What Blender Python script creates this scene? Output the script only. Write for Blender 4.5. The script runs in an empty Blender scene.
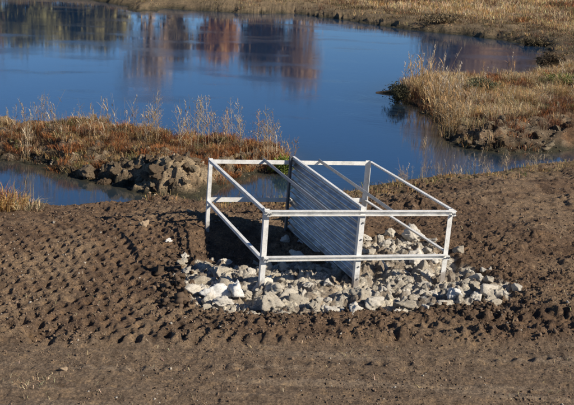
import bpy, math, random
import numpy as np
from mathutils import Vector, Matrix

# ------------------------------------------------------------------ camera
CAM_H = 4.85
FPX, PITCH, ROLL = 958.7, 0.2789, 0.0362          # focal length in photo pixels (574 wide)
sc = bpy.context.scene
cd = bpy.data.cameras.new('camera'); cam = bpy.data.objects.new('camera', cd)
sc.collection.objects.link(cam); sc.camera = cam
cd.sensor_width = 36.0; cd.lens = 36.0 * FPX / 574.0
cd.clip_start = 0.1; cd.clip_end = 2000
cam.matrix_world = (Matrix.Translation((0, 0, CAM_H)) @ Matrix.Rotation(math.pi/2 - PITCH, 4, 'X')
                    @ Matrix.Rotation(ROLL, 4, 'Z'))

# ------------------------------------------------------------------ sky, sun, exposure
SUN_EL = math.radians(31.0)
SUN_AZ = math.atan2(1.0, -0.42)                   # clockwise from +Y: the sun stands to the right
w = bpy.data.worlds.new('World'); sc.world = w; w.use_nodes = True
nt = w.node_tree; nt.nodes.clear()
wo = nt.nodes.new('ShaderNodeOutputWorld'); bg = nt.nodes.new('ShaderNodeBackground')
sky = nt.nodes.new('ShaderNodeTexSky'); sky.sky_type = 'NISHITA'; sky.sun_disc = False
sky.sun_elevation = SUN_EL; sky.sun_rotation = SUN_AZ
sky.air_density = 0.85; sky.dust_density = 0.0; sky.ozone_density = 8.0; sky.altitude = 300
bg.inputs['Strength'].default_value = 0.07
nt.links.new(sky.outputs[0], bg.inputs[0]); nt.links.new(bg.outputs[0], wo.inputs[0])
sl = bpy.data.lights.new('sun', 'SUN'); sl.energy = 5.0; sl.angle = math.radians(0.5); sl.color = (1.0, 0.91, 0.77)
so = bpy.data.objects.new('sun', sl); sc.collection.objects.link(so)
TOSUN = Vector((math.sin(SUN_AZ)*math.cos(SUN_EL), math.cos(SUN_AZ)*math.cos(SUN_EL), math.sin(SUN_EL)))
so.rotation_euler = TOSUN.to_track_quat('Z', 'Y').to_euler(); so.location = (20, -5, 20)
sc.view_settings.view_transform = 'Standard'; sc.view_settings.look = 'None'
sc.view_settings.exposure = 0.6; sc.view_settings.gamma = 1.0
sc.render.engine = 'CYCLES'

rng = np.random.default_rng(7); random.seed(7)
ZW = -0.55                                        # water level

# ------------------------------------------------------------------ helpers
def at(px, py, z=0.0):
    """point on the horizontal plane z that the survey photo shows at (px, py)"""
    a, b = px - 287.0, py - 202.5
    c, s = math.cos(ROLL), math.sin(ROLL)
    u, v = c*a + s*b, -s*a + c*b
    d = np.array([u/FPX, math.cos(PITCH) - v/FPX*math.sin(PITCH), -math.sin(PITCH) - v/FPX*math.cos(PITCH)])
    t = (z - CAM_H)/d[2]
    return np.array([d[0]*t, d[1]*t])

def link(o, parent=None):
    sc.collection.objects.link(o)
    if parent is not None: o.parent = parent
    return o
def tag(o, label=None, cat=None, group=None, kind=None):
    if label: o['label'] = label
    if cat: o['category'] = cat
    if group: o['group'] = group
    if kind: o['kind'] = kind
    return o
def mesh_np(name, V, F, mat, cols=None, smooth=False):
    V = np.asarray(V, dtype=np.float32); F = np.asarray(F, dtype=np.int32)
    me = bpy.data.meshes.new(name); k = F.shape[1]
    me.vertices.add(len(V)); me.vertices.foreach_set('co', V.ravel())
    me.loops.add(F.size); me.loops.foreach_set('vertex_index', F.ravel())
    me.polygons.add(len(F)); me.polygons.foreach_set('loop_start', np.arange(0, F.size, k, dtype=np.int32))
    me.polygons.foreach_set('loop_total', np.full(len(F), k, dtype=np.int32))
    if smooth: me.polygons.foreach_set('use_smooth', np.ones(len(F), dtype=bool))
    me.update(calc_edges=True)
    if cols is not None:
        for cn, c in cols.items():
            a = me.color_attributes.new(cn, 'FLOAT_COLOR', 'POINT')
            c4 = np.ones((len(V), 4), dtype=np.float32); c4[:, :c.shape[1]] = c
            a.data.foreach_set('color', c4.ravel())
    if mat: me.materials.append(mat)
    return me
def obj(name, me, parent=None): return link(bpy.data.objects.new(name, me), parent)

# noise -------------------------------------------------------------
def hash2(ix, iy, s):
    h = (ix.astype(np.int64)*374761393 + iy.astype(np.int64)*668265263 + s*1442695041) & 0xffffffff
    h = ((h ^ (h >> 13))*1274126177) & 0xffffffff
    h = ((h ^ (h >> 16))*2246822519) & 0xffffffff
    return ((h ^ (h >> 15)) & 0xffffff)/float(0x1000000)
def vnoise(x, y, s=0):
    ix, iy = np.floor(x), np.floor(y); fx, fy = x - ix, y - iy
    fx = fx*fx*(3 - 2*fx); fy = fy*fy*(3 - 2*fy)
    a, b = hash2(ix, iy, s), hash2(ix + 1, iy, s); c, d = hash2(ix, iy + 1, s), hash2(ix + 1, iy + 1, s)
    return (a + (b - a)*fx)*(1 - fy) + (c + (d - c)*fx)*fy
def fbm(x, y, s=0, o=4):
    r = 0*x; a = .5; t = 0
    for i in range(o):
        r = r + a*vnoise(x, y, s + i*17); t += a; a *= .5
        x, y = x*2.03 + 11.3, y*2.03 - 7.1
    return r/t                                       # 0..1
def cell(x, y, s=0):
    """distance to the nearest jittered cell point and that cell's random number"""
    ix, iy = np.floor(x), np.floor(y); best = np.full(x.shape, 9.0); idv = np.zeros(x.shape)
    for dx in (-1, 0, 1):
        for dy in (-1, 0, 1):
            jx, jy = ix + dx, iy + dy
            px, py = jx + .1 + .8*hash2(jx, jy, s), jy + .1 + .8*hash2(jx, jy, s + 5)
            d = np.hypot(x - px, y - py); m = d < best
            best = np.where(m, d, best); idv = np.where(m, hash2(jx, jy, s + 9), idv)
    return best, idv
def ss(a, b, x):
    t = np.clip((x - a)/(b - a), 0, 1); return t*t*(3 - 2*t)
def sdist(P, x, y):
    """signed distance to polygon P, positive inside"""
    d = np.full(x.shape, 1e9); ins = np.zeros(x.shape, bool); n = len(P)
    for i in range(n):
        ax, ay = P[i]; bx, by = P[(i + 1) % n]; ex, ey = bx - ax, by - ay
        t = np.clip(((x - ax)*ex + (y - ay)*ey)/(ex*ex + ey*ey + 1e-12), 0, 1)
        d = np.minimum(d, np.hypot(x - ax - t*ex, y - ay - t*ey))
        if ay != by:
            c = ((ay > y) != (by > y)) & (x < (bx - ax)*(y - ay)/(by - ay) + ax)
            ins ^= c
    return np.where(ins, d, -d)

# ------------------------------------------------------------------ land outlines (waterlines on the ground plan)
W = lambda pts, z=ZW: [tuple(at(px, py, z)) for px, py in pts]
near_shore = W([(-260, 222), (-60, 215), (0, 214), (60, 215), (130, 212), (165, 207), (200, 210), (240, 212), (290, 208),
                (340, 200), (380, 192), (440, 185), (500, 178), (530, 172), (574, 168), (640, 164), (760, 160)])
NEAR = near_shore + [(80, 22), (80, -60), (-80, -60), (-80, 14)]
LEFT = W([(-300, 128), (-60, 150), (0, 160), (50, 170), (100, 183), (150, 195), (188, 198), (212, 190), (235, 181), (258, 174),
          (280, 171), (294, 163), (284, 154), (262, 149), (230, 146), (190, 142), (100, 136), (0, 128), (-60, 122), (-300, 105)])
RIGHT = W([(760, 138), (640, 146), (574, 149), (540, 153), (500, 153), (472, 149), (452, 144), (442, 134), (434, 120), (422, 111),
           (406, 103), (394, 93), (398, 86), (412, 83), (440, 85), (480, 84), (530, 81), (549, 70), (546, 54), (535, 46), (500, 40),
           (460, 35), (400, 28), (350, 20), (300, 15), (250, 13), (200, 11), (165, 9), (132, 13), (118, 4), (90, 0), (50, -3), (0, -4), (-120, -8)]) \
        + [(-120, 60), (-400, 90), (-400, 500), (400, 500), (400, 40)]
MOUND = W([(180, 262), (180, 290), (198, 309), (240, 316), (300, 317), (370, 315), (430, 312), (480, 308), (519, 301), (506, 284),
           (482, 270), (460, 262), (440, 248), (410, 238), (370, 233), (340, 240), (330, 258), (290, 262), (215, 252)], 0.05)
ROAD0, ROAD1 = at(0, 347), at(574, 347)

def dome(d, r): return np.sqrt(np.clip(1 - (d/r)**2, 0, 1))
def soil_relief(x, y, road):
    """churned soil of the worked ground: clods, roller dimples, furrows, track cleats"""
    n1 = fbm(x*.8, y*.8, 3, 4) - .5
    wx, wy = (fbm(x*7, y*7, 21, 3) - .5)*.16, (fbm(x*7, y*7, 22, 3) - .5)*.16     # warp, so that no clod is round
    c1, i1 = cell((x + wx)*6.0, (y + wy)*5.0, 61); c2, i2 = cell((x + wx)*14, (y + wy)*12, 62); c3, i3 = cell((x + wx*.6)*31, (y + wy*.6)*28, 63)
    clod = (1 - c1)**.8*(i1 > .5)*i1*.05 + np.clip(1 - c2*1.1, 0, 1)*i2*.036 + np.clip(1 - c3*1.1, 0, 1)*i3*.020
    rough = .40 + .9*ss(.40, .68, fbm(x*.7, y*.9, 71, 3))
    D0, D1 = at(200, 300), at(176, 232)
    dimz = (1 - ss(-.35, .25, x - (D0[0] + (y - D0[1])*(D1[0] - D0[0])/(D1[1] - D0[1])) + n1*.8))*(1 - road)*(1 - ss(15.6, 16.4, y))
    sx, sy = .225, .205
    yy = (y + .10*x + .05*np.sin(x*2.1) + wy*.25)/sy; row = np.floor(yy); xx = (x + wx*.25)/sx + .5*(row % 2) + .25*hash2(row, row*0, 3)
    colx = np.floor(xx); jx, jy = .18*(hash2(colx, row, 4) - .5), .20*(hash2(colx, row, 6) - .5)
    rr = np.hypot((xx - colx - .5 - jx)*sx/.050, (yy - row - .5 - jy)*sy/.066)
    dep = np.clip(.45 + .9*hash2(colx, row, 12), 0, 1.25)
    pit = -.085*dep*np.exp(-rr**2*1.1) + .016*np.exp(-(rr - 1.7)**2*2)
    fur = (np.sin((y + .12*np.sin(x*1.3) + n1*.5)*2*math.pi/.55)*.5)*.03*ss(1.2, 2.6, x)*(1 - road)
    big = .16*(fbm(x*.55 + 4, y*.75, 91, 3) - .5)
    soil = big*(1 - .7*road)*(1 - .35*dimz) + clod*rough*(1 - .78*road)*(1 - .85*dimz) + pit*dimz + fur
    soil = soil + (fbm(x*8, y*8, 14, 4) - .5)*(.055 - .034*road)*(1 - .4*dimz) + (fbm(x*26, y*24, 16, 2) - .5)*(.036 - .014*road) + road*((fbm(x*.5, y*8, 15, 4) - .5)*.075 + (fbm(x*1.6, y*9, 18, 3) - .5)*.03) + .05*(1 - road)
    for (pa, pb, pitch, amp) in (((-20, 342), (310, 345), .19, .034), ((190, 330), (450, 333), .185, .034), ((430, 328), (600, 322), .19, .045), ((330, 342), (600, 336), .19, .035),
                                 ((120, 300), (215, 318), .2, .03), ((60, 372), (574, 362), .24, .022)):
        A, B = at(*pa), at(*pb); L = np.hypot(*(B - A)); t = (B - A)/L
        s = (x - A[0])*t[0] + (y - A[1])*t[1] + wx*.6; q = -(x - A[0])*t[1] + (y - A[1])*t[0] + wy*.8
        m = ss(-.2, .3, s)*(1 - ss(L - .3, L + .2, s))*np.exp(-(q/.075)**4)
        soil = soil + m*amp*(np.cos(2*math.pi*(s + .2*n1)/pitch)*.9 + .1)*(.5 + .7*vnoise(s*2.3, q*3, 5))
    for (px, py, r, a) in ((40, 338, .16, -.14), (262, 246, .8, -.26), (222, 248, .5, -.16), (540, 240, .4, .10), (552, 312, .5, .09), (150, 250, .28, .05), (88, 252, .3, .04),
                           (176, 292, .28, .10), (185, 240, .3, .06), (500, 186, .5, .06)):
        c = at(px, py); soil = soil + a*np.exp(-(((x - c[0])/r)**2 + ((y - c[1])/(r*1.1))**2))
    return soil
def heap_relief(x, y, dM):
    """pale clay spoil heaped round the frame"""
    wx, wy = (fbm(x*6, y*6, 23, 3) - .5)*.2, (fbm(x*6, y*6, 24, 3) - .5)*.2
    m1, k1 = cell((x + wx)*4.6, (y + wy)*4.2, 81); m2, k2 = cell((x + wx)*10, (y + wy)*9, 82); m3, k3 = cell((x + wx)*23, (y + wy)*21, 83)
    return -.19 + .22*(fbm(x*1.8, y*1.8, 85, 3) - .3)*ss(0, .35, dM) + np.clip(1 - m1*1.15, 0, .66)*(.35 + .65*k1)*.22 + np.clip(1 - m2*1.1, 0, .75)*k2*.085 \
        + np.clip(1 - m3, 0, 1)*k3*.035 + (fbm(x*12, y*12, 87, 3) - .5)*.05
def heights(x, y):
    wob = (fbm(x*1.7, y*1.7, 31, 3) - .5)*.5 + (fbm(x*6, y*6, 33, 2) - .5)*.16
    dN = sdist(NEAR, x, y) + wob*.7
    dL = sdist(LEFT, x, y) + wob*1.0
    far = ss(32, 50, y)
    dR = sdist(RIGHT, x, y) + wob*(1.2 + far) + far*(fbm(x*.25, y*.25, 77, 3) - .5)*3.0
    bed = np.maximum(dN, np.maximum(dL, dR))
    z = ZW + np.clip(bed*.35, -.9, 0)
    prof = lambda d, h1, w1, h2, w2: h1*ss(0, w1, d)**.8 + h2*ss(0, w2, d)
    zn = ZW + prof(dN, .24, .35, .33, 3.2)
    lump = fbm(x*1.3, y*1.3, 41, 4)
    zl = ZW + prof(dL, .24 + .3*(lump - .5), .8, .20, 2.0) + .22*(lump - .5)*ss(0, .4, dL)
    cm = at(168, 176, -.2); zl = zl + .46*np.exp(-(((x - cm[0])/1.0)**2 + ((y - cm[1] - .15)/.85)**2))*ss(0, .9, dL)
    zr = ZW + prof(dR, .24 + .2*(lump - .5), .8, .3, 2.6) + .25*(lump - .5)*ss(0, .5, dR)*(1 - .7*far) + far*.5*ss(2, 14, dR)
    z = np.where(dN > 0, zn, z); z = np.where(dL > 0, zl, z); z = np.where(dR > 0, zr, z)
    ty = ROAD0[1] + (x - ROAD0[0])*(ROAD1[1] - ROAD0[1])/(ROAD1[0] - ROAD0[0]) + .12*(fbm(x*1.1, x*0, 8, 3) - .5)
    road = 1 - ss(-.10, .16, y - ty)
    m = (dN > 0) & (np.abs(x) < 14) & (y > 6)
    z[m] += soil_relief(x[m], y[m], road[m])*ss(0.05, .6, dN[m])
    dM = np.full(x.shape, -9.0); m = (np.abs(x) < 5) & (y > 9.5) & (y < 18)
    dM[m] = sdist(MOUND, x[m], y[m]) + (fbm(x[m]*3, y[m]*3, 51, 3) - .5)*.35
    m = dM > -.06; z[m] += heap_relief(x[m], y[m], dM[m])*ss(-.05, .12, dM[m])
    face = np.where(dL > 0, ss(0, .15, dL)*(1 - ss(1.4, 2.4, dL)), 0) + np.where(dR > 0, .8*ss(0, .15, dR)*(1 - ss(1.4, 2.4, dR))*(1 - far), 0)
    m = face > 0; fx, fy = x[m], y[m]
    wx, wy = (fbm(fx*3, fy*3, 25, 3) - .5)*.5, (fbm(fx*3, fy*3, 26, 3) - .5)*.5
    a, k = cell((fx + wx)*2.4, (fy + wy)*2.0, 101); a2, k2 = cell((fx + wx)*6, (fy + wy)*5.5, 102)
    z[m] += face[m]*((1 - a)*.2*k + np.clip(1 - a2, 0, .8)*k2*.10 - .06 + (fbm(fx*5, fy*5, 104, 5) - .5)*.30 - np.abs(fbm(fx*3.3 + wx, fy*3.3 + wy, 107, 4) - .5)*.28 + .02)
    return z, dN, dL, dR, dM, road, far, face

# ------------------------------------------------------------------ materials
def M(name, col=(.5, .5, .5), rough=.9, metal=0.0, spec=.3):
    m = bpy.data.materials.new(name); m.use_nodes = True
    b = m.node_tree.nodes['Principled BSDF']
    b.inputs['Base Color'].default_value = (*col, 1); b.inputs['Roughness'].default_value = rough
    b.inputs['Metallic'].default_value = metal; b.inputs['Specular IOR Level'].default_value = spec
    return m, m.node_tree, b
def noise_node(t, scale, detail=4, rough=.6, coord='Object', vec=None):
    n = t.nodes.new('ShaderNodeTexNoise'); n.inputs['Scale'].default_value = scale
    n.inputs['Detail'].default_value = detail; n.inputs['Roughness'].default_value = rough
    if vec is None:
        tc = t.nodes.new('ShaderNodeTexCoord'); vec = tc.outputs[coord]
    t.links.new(vec, n.inputs['Vector']); return n
def ramp(t, fac, stops):
    r = t.nodes.new('ShaderNodeValToRGB'); e = r.color_ramp.elements
    while len(e) < len(stops): e.new(.5)
    for k, (p, c) in zip(e, stops): k.position = p; k.color = (*c, 1) if len(c) == 3 else c
    t.links.new(fac, r.inputs[0]); return r
def mult(t, a, b, fac=1.0, mode='MULTIPLY'):
    n = t.nodes.new('ShaderNodeMix'); n.data_type = 'RGBA'; n.blend_type = mode; n.inputs[0].default_value = fac
    t.links.new(a, n.inputs[6]); t.links.new(b, n.inputs[7]); return n.outputs[2]
def bump(t, b, h, dist, strength=1.0):
    n = t.nodes.new('ShaderNodeBump'); n.inputs['Distance'].default_value = dist; n.inputs['Strength'].default_value = strength
    t.links.new(h, n.inputs['Height']); t.links.new(n.outputs[0], b.inputs['Normal']); return n

# ground: soil colour comes from where the soil lies (attribute), grain from noise
m_ground, t, b = M('ground_soil', rough=.95, spec=.15)
at_ = t.nodes.new('ShaderNodeVertexColor'); at_.layer_name = 'soil'
nz = noise_node(t, 38, 6, .7); r1 = ramp(t, nz.outputs[0], [(.30, (.34, .32, .31)), (.48, (.95, .95, .95)), (.68, (1.75, 1.68, 1.55))])
nz2 = noise_node(t, 7, 5, .65); r2 = ramp(t, nz2.outputs[0], [(.3, (.60, .57, .54)), (.5, (1, 1, 1)), (.7, (1.4, 1.32, 1.15))])
t.links.new(mult(t, mult(t, at_.outputs[0], r1.outputs[0]), r2.outputs[0]), b.inputs['Base Color'])
nb = noise_node(t, 55, 6, .78); bump(t, b, nb.outputs[0], .04, 1.0)

m_vc = {}
def vc_mat(name, rough=.8, trans=0.0, spec=.2):
    m, t, b = M(name, rough=rough, spec=spec)
    a = t.nodes.new('ShaderNodeVertexColor'); a.layer_name = 'col'
    oi = t.nodes.new('ShaderNodeObjectInfo')
    r = ramp(t, oi.outputs['Random'], [(0, (.82, .8, .78)), (1, (1.15, 1.12, 1.1))])
    c = mult(t, a.outputs[0], r.outputs[0]); t.links.new(c, b.inputs['Base Color'])
    if trans:
        tr = t.nodes.new('ShaderNodeBsdfTranslucent'); t.links.new(c, tr.inputs[0])
        mx = t.nodes.new('ShaderNodeMixShader'); mx.inputs[0].default_value = trans
        out = t.nodes['Material Output']
        t.links.new(b.outputs[0], mx.inputs[1]); t.links.new(tr.outputs[0], mx.inputs[2]); t.links.new(mx.outputs[0], out.inputs[0])
    return m
m_blade = vc_mat('dry_blades', .75, .3)
m_twig = vc_mat('twig_bark', .9)
m_clodm = vc_mat('soil_clods', .97, 0, .1)

m_clay, t, b = M('pale_clay_stone', rough=.92, spec=.2)
oi = t.nodes.new('ShaderNodeObjectInfo')
rc = ramp(t, oi.outputs['Random'], [(0, (.46, .41, .33)), (.4, (.63, .58, .49)), (1, (.83, .79, .71))])
n1_ = noise_node(t, 14, 6, .7); rn = ramp(t, n1_.outputs[0], [(.34, (.36, .29, .22)), (.44, (.88, .85, .81)), (.65, (1.1, 1.1, 1.1))])
t.links.new(mult(t, rc.outputs[0], rn.outputs[0]), b.inputs['Base Color'])
n2_ = noise_node(t, 26, 5, .7); bump(t, b, n2_.outputs[0], .035, .8)

m_chalk, t, b = M('white_chalk_stone', (.82, .80, .75), .9, 0, .2)
nc_ = noise_node(t, 9, 5, .7); rk = ramp(t, nc_.outputs[0], [(.3, (.50, .46, .40)), (.5, (.82, .80, .75)), (.7, (.88, .87, .84))]); t.links.new(rk.outputs[0], b.inputs['Base Color'])
n2_ = noise_node(t, 26, 5, .7); bump(t, b, n2_.outputs[0], .03, .8)
m_tan, t, b = M('tan_stone', (.30, .22, .14), .9, 0, .2)
nc_ = noise_node(t, 7, 5, .7); rk = ramp(t, nc_.outputs[0], [(.3, (.17, .12, .08)), (.7, (.36, .27, .18))]); t.links.new(rk.outputs[0], b.inputs['Base Color'])
m_galv, t, b = M('galvanised_angle', (.7, .7, .68), .55, .12, .5)
g1 = noise_node(t, 9, 5, .65); gr = ramp(t, g1.outputs[0], [(.28, (.46, .45, .42)), (.5, (.70, .69, .66)), (.75, (.80, .79, .76))])
g2 = noise_node(t, 60, 3, .6); gr2 = ramp(t, g2.outputs[0], [(.35, (.86, .85, .83)), (.6, (1, 1, 1))])
MUD_LATER = (t, b, mult(t, gr.outputs[0], gr2.outputs[0]))
rr_ = ramp(t, g1.outputs[0], [(.3, (.7,)*3), (.7, (.42,)*3)]); t.links.new(rr_.outputs[0], b.inputs['Roughness'])
bump(t, b, g2.outputs[0], .002, .5)

def mud_mask(t, lo, hi, scale):
    """splashed mud: dense at the foot (object z = lo), gone at hi, with a ragged edge"""
    tc = t.nodes.new('ShaderNodeTexCoord'); sp = t.nodes.new('ShaderNodeSeparateXYZ'); t.links.new(tc.outputs['Object'], sp.inputs[0])
    mr = t.nodes.new('ShaderNodeMapRange'); mr.inputs[1].default_value = lo; mr.inputs[2].default_value = hi; mr.inputs[3].default_value = .75; mr.inputs[4].default_value = -.35
    t.links.new(sp.outputs[2], mr.inputs[0]); nz = noise_node(t, scale, 5, .7)
    ad = t.nodes.new('ShaderNodeMath'); ad.operation = 'ADD'; t.links.new(mr.outputs[0], ad.inputs[0]); t.links.new(nz.outputs[0], ad.inputs[1])
    return ramp(t, ad.outputs[0], [(.62, (0, 0, 0)), (.85, (.7, .7, .7))])
def muddy(t, b, base, lo, hi, scale, col=(.16, .115, .08)):
    m = mud_mask(t, lo, hi, scale); mx = t.nodes.new('ShaderNodeMix'); mx.data_type = 'RGBA'; t.links.new(m.outputs[0], mx.inputs[0])
    t.links.new(base, mx.inputs[6]); mx.inputs[7].default_value = (*col, 1); t.links.new(mx.outputs[2], b.inputs['Base Color'])
muddy(MUD_LATER[0], MUD_LATER[1], MUD_LATER[2], -.02, .30, 16)
m_sheet, t, b = M('galvanised_sheet', (.5, .52, .54), .3, .5, .5)
g1 = noise_node(t, 6, 5, .7); gr = ramp(t, g1.outputs[0], [(.3, (.28, .28, .28)), (.55, (.46, .46, .455)), (.8, (.58, .58, .575))])
muddy(t, b, gr.outputs[0], -.1, .35, 7)
rr_ = ramp(t, g1.outputs[0], [(.3, (.5,)*3), (.7, (.26,)*3)]); t.links.new(rr_.outputs[0], b.inputs['Roughness'])
m_dull, t, b = M('dark_steel', (.20, .21, .22), .6, .5, .4)  # bolts, and the sheet's back post with its shade put into the colour
g1 = noise_node(t, 12, 5, .7); gr = ramp(t, g1.outputs[0], [(.3, (.10, .10, .105)), (.6, (.17, .175, .18)), (.8, (.24, .245, .25))])
t.links.new(gr.outputs[0], b.inputs['Base Color'])

m_water, t, b = M('pond_water', rough=.03, spec=.5)
b.inputs['IOR'].default_value = 1.9
wa = t.nodes.new('ShaderNodeVertexColor'); wa.layer_name = 'murk'
wr = ramp(t, wa.outputs[0], [(0, (.009, .033, .080)), (.45, (.016, .028, .040)), (1, (.046, .042, .028))]); t.links.new(wr.outputs[0], b.inputs['Base Color'])  # deep end has the reflected sky's blue put in; shallow end is sediment
tc = t.nodes.new('ShaderNodeTexCoord'); mp = t.nodes.new('ShaderNodeMapping'); mp.inputs['Scale'].default_value = (1.0, 2.0, 1)
t.links.new(tc.outputs['Object'], mp.inputs[0])
wv = noise_node(t, 6.0, 4, .6, vec=mp.outputs[0]); wv2 = noise_node(t, .22, 3, .55, vec=mp.outputs[0])
bn = bump(t, b, wv.outputs[0], .02, .22)
rw = ramp(t, wv2.outputs[0], [(.42, (.035,)*3), (.55, (.09,)*3), (.68, (.26,)*3)]); t.links.new(rw.outputs[0], bn.inputs['Strength'])

# ------------------------------------------------------------------ ground: one sheet from behind the camera to the horizon
def geo(a, b, s, g):
    r = [a]
    while abs(r[-1] - a) < abs(b - a): r.append(r[-1] + math.copysign(s, b - a)); s *= g
    return r
gx = np.array(sorted(set(np.round(np.concatenate([np.arange(-6.2, -4.2, .03), np.arange(-4.2, 4.2, .0155), np.arange(4.2, 6.2, .03), np.arange(6.2, 13, .10), np.arange(-13, -6.2, .10),
      geo(13, 420, .2, 1.12), geo(-13, -420, .2, 1.12)]), 4))))
gy = np.array(sorted(set(np.round(np.concatenate([geo(8.6, -60, .3, 1.5), np.arange(8.6, 15.6, .0155), np.arange(15.6, 18.6, .025), np.arange(18.6, 24.5, .032), np.arange(24.5, 31, .075), np.arange(31, 62, .30),
      geo(62, 520, .4, 1.08)]), 4))))
X, Y = np.meshgrid(gx, gy); Xf, Yf = X.ravel(), Y.ravel()
Z, dN, dL, dR, dM, road, far, face = heights(Xf, Yf)
nx, ny = len(gx), len(gy)
idx = np.arange(nx*ny).reshape(ny, nx)
F = np.stack([idx[:-1, :-1].ravel(), idx[:-1, 1:].ravel(), idx[1:, 1:].ravel(), idx[1:, :-1].ravel()], 1)
def mixc(a, b, f): return a + (np.asarray(b) - a)*f[:, None]
nA = fbm(Xf*.9, Yf*.9, 201, 4); nB = fbm(Xf*3.5, Yf*3.5, 203, 4)
C = np.tile(np.array([.157, .104, .068]), (len(Xf), 1))
C = mixc(C, (.215, .152, .100), ss(.45, .7, nA)); C = mixc(C, (.092, .060, .041), ss(.52, .68, nB)*.7)
C = mixc(C, (.198, .147, .104), road*.75); C = mixc(C, (.245, .19, .14), road*ss(.55, .75, fbm(Xf*.5, Yf*6, 207, 4))*.75)
C = mixc(C, (.17, .135, .07), (1 - ss(.6, 1.8, dN))*ss(-.5, 1.5, Xf)*.6*ss(.4, .6, nB))          # thin grass by the water
C = mixc(C, (.55, .505, .43), ss(-.02, .07, dM + (nB - .5)*.35)*(.35 + .62*ss(.38, .52, fbm(Xf*5, Yf*5, 209, 3))))
bankc = mixc(np.tile(np.array([.115, .085, .058]), (len(Xf), 1)), (.21, .165, .115), ss(.4, .65, nB)); bankc = mixc(bankc, (.16, .085, .045), ss(.5, .7, nA)*.7)
on_bank = np.where((dL > -.6) | ((dR > -.6)), 1.0, 0.0); C = mixc(C, (0, 0, 0), on_bank) + bankc*on_bank[:, None]
LB = at(172, 172, -.2); grey = np.exp(-(((Xf - LB[0])/1.2)**2 + ((Yf - LB[1])/1.2)**2)); C = mixc(C, (.30, .23, .15), np.clip(grey*1.5, 0, 1)*(dL > 0)*(.45 + .5*ss(.35, .6, nB)))
C = mixc(C, (.25, .185, .11), far*(dR > 0)); C = mixc(C, (.13, .10, .066), far*np.exp(-((dR - .8)/2.6)**2)*.85)
wet = (1 - ss(.02, .20, Z - ZW + (nB - .5)*.25)); C = mixc(C, (.045, .042, .028), wet)
me = mesh_np('ground', np.stack([Xf, Yf, Z], 1), F, m_ground, {'soil': C}, smooth=True)
ground = obj('ground', me); tag(ground, kind='structure')
def zat(x, y): return heights(np.atleast_1d(np.asarray(x, float)), np.atleast_1d(np.asarray(y, float)))[0]

# ------------------------------------------------------------------ water
wx_ = np.concatenate([gx[gx < -14], np.arange(-14, 14, .12), gx[gx > 14]]); wy_ = np.concatenate([[5, 10, 15], np.arange(16, 32, .12), np.arange(32, 70, .6), [80, 120, 250, 520]])
WX, WY = [a.ravel() for a in np.meshgrid(wx_, wy_)]; wz = heights(WX, WY)[0]; wi = np.arange(len(WX)).reshape(len(wy_), len(wx_))
murk = np.exp(-np.clip(ZW - wz, 0, 5)/.26)*(1 - .6*ss(34, 44, WY))
WF = np.stack([wi[:-1, :-1].ravel(), wi[:-1, 1:].ravel(), wi[1:, 1:].ravel(), wi[1:, :-1].ravel()], 1)
me = mesh_np('water', np.stack([WX, WY, np.full(len(WX), ZW)], 1), WF, m_water, {'murk': np.repeat(murk[:, None], 3, 1)})
water = obj('water', me); tag(water, kind='structure')

m_joist, t, b = M('grey_bar', (.42, .43, .44), .5, .4, .5)
g1 = noise_node(t, 14, 4, .7); gr = ramp(t, g1.outputs[0], [(.3, (.30, .31, .32)), (.7, (.48, .49, .50))]); t.links.new(gr.outputs[0], b.inputs['Base Color'])
# ------------------------------------------------------------------ the steel frame with its corrugated sheet
YAW, TX, TY = .2498, .0093, .0365
FW, FD, HM, SK = 2.7, 2.777, .6815, -.1053
Rb = Matrix.Rotation(YAW, 3, 'Z') @ Matrix.Rotation(TX, 3, 'X') @ Matrix.Rotation(TY, 3, 'Y')
ORG = Vector((-.2743, 12.2682, CAM_H - 3.6246))         # top of the front left post
root = bpy.data.objects.new('water_control_frame', None); root.location = ORG - Vector((0, 0, 1.159)); link(root)
tag(root, 'galvanised steel guard frame with a corrugated sheet down its middle, standing in pale rubble', 'steel frame')
def B(x, y, z):                                         # frame coordinates -> local to root
    return Rb @ Vector((x + SK*y, y, z)) + Vector((0, 0, 1.159))
def beam(name, p0, p1, prof, side, mat=m_galv, bev=.0):
    """sweep the closed 2-D outline prof (side, up) from p0 to p1"""
    d = (p1 - p0).normalized(); s = (side - d*side.dot(d)).normalized(); u = s.cross(d)
    if u.z < -.3: u = -u
    V = [p + s*a + u*c for p in (p0, p1) for a, c in prof]; n = len(prof)
    F = [[i, (i + 1) % n, n + (i + 1) % n, n + i] for i in range(n)] + [list(range(n))[::-1], list(range(n, 2*n))]
    me = bpy.data.meshes.new(name); me.from_pydata([tuple(v) for v in V], [], F); me.materials.append(mat); me.update()
    import bmesh
    bm = bmesh.new(); bm.from_mesh(me); bmesh.ops.recalc_face_normals(bm, faces=bm.faces)
    bm.to_mesh(me); bm.free()
    return obj(name, me, root)
def angle(a, b, t=.008, sa=1, sb=1):                    # L: leg a along side, leg b along up
    return [(0, 0), (sa*a, 0), (sa*a, sb*t), (sa*t, sb*t), (sa*t, sb*b), (0, sb*b)]
def channel(h, d, t=.009):                              # opening towards +side
    return [(0, -h/2), (d, -h/2), (d, -h/2 + t), (t, -h/2 + t), (t, h/2 - t), (d, h/2 - t), (d, h/2), (0, h/2)]
XB, YB, ZB = Rb @ Vector((1, 0, 0)), Rb @ Vector((SK, 1, 0)).normalized(), Rb @ Vector((0, 0, 1))
e = .004
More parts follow.
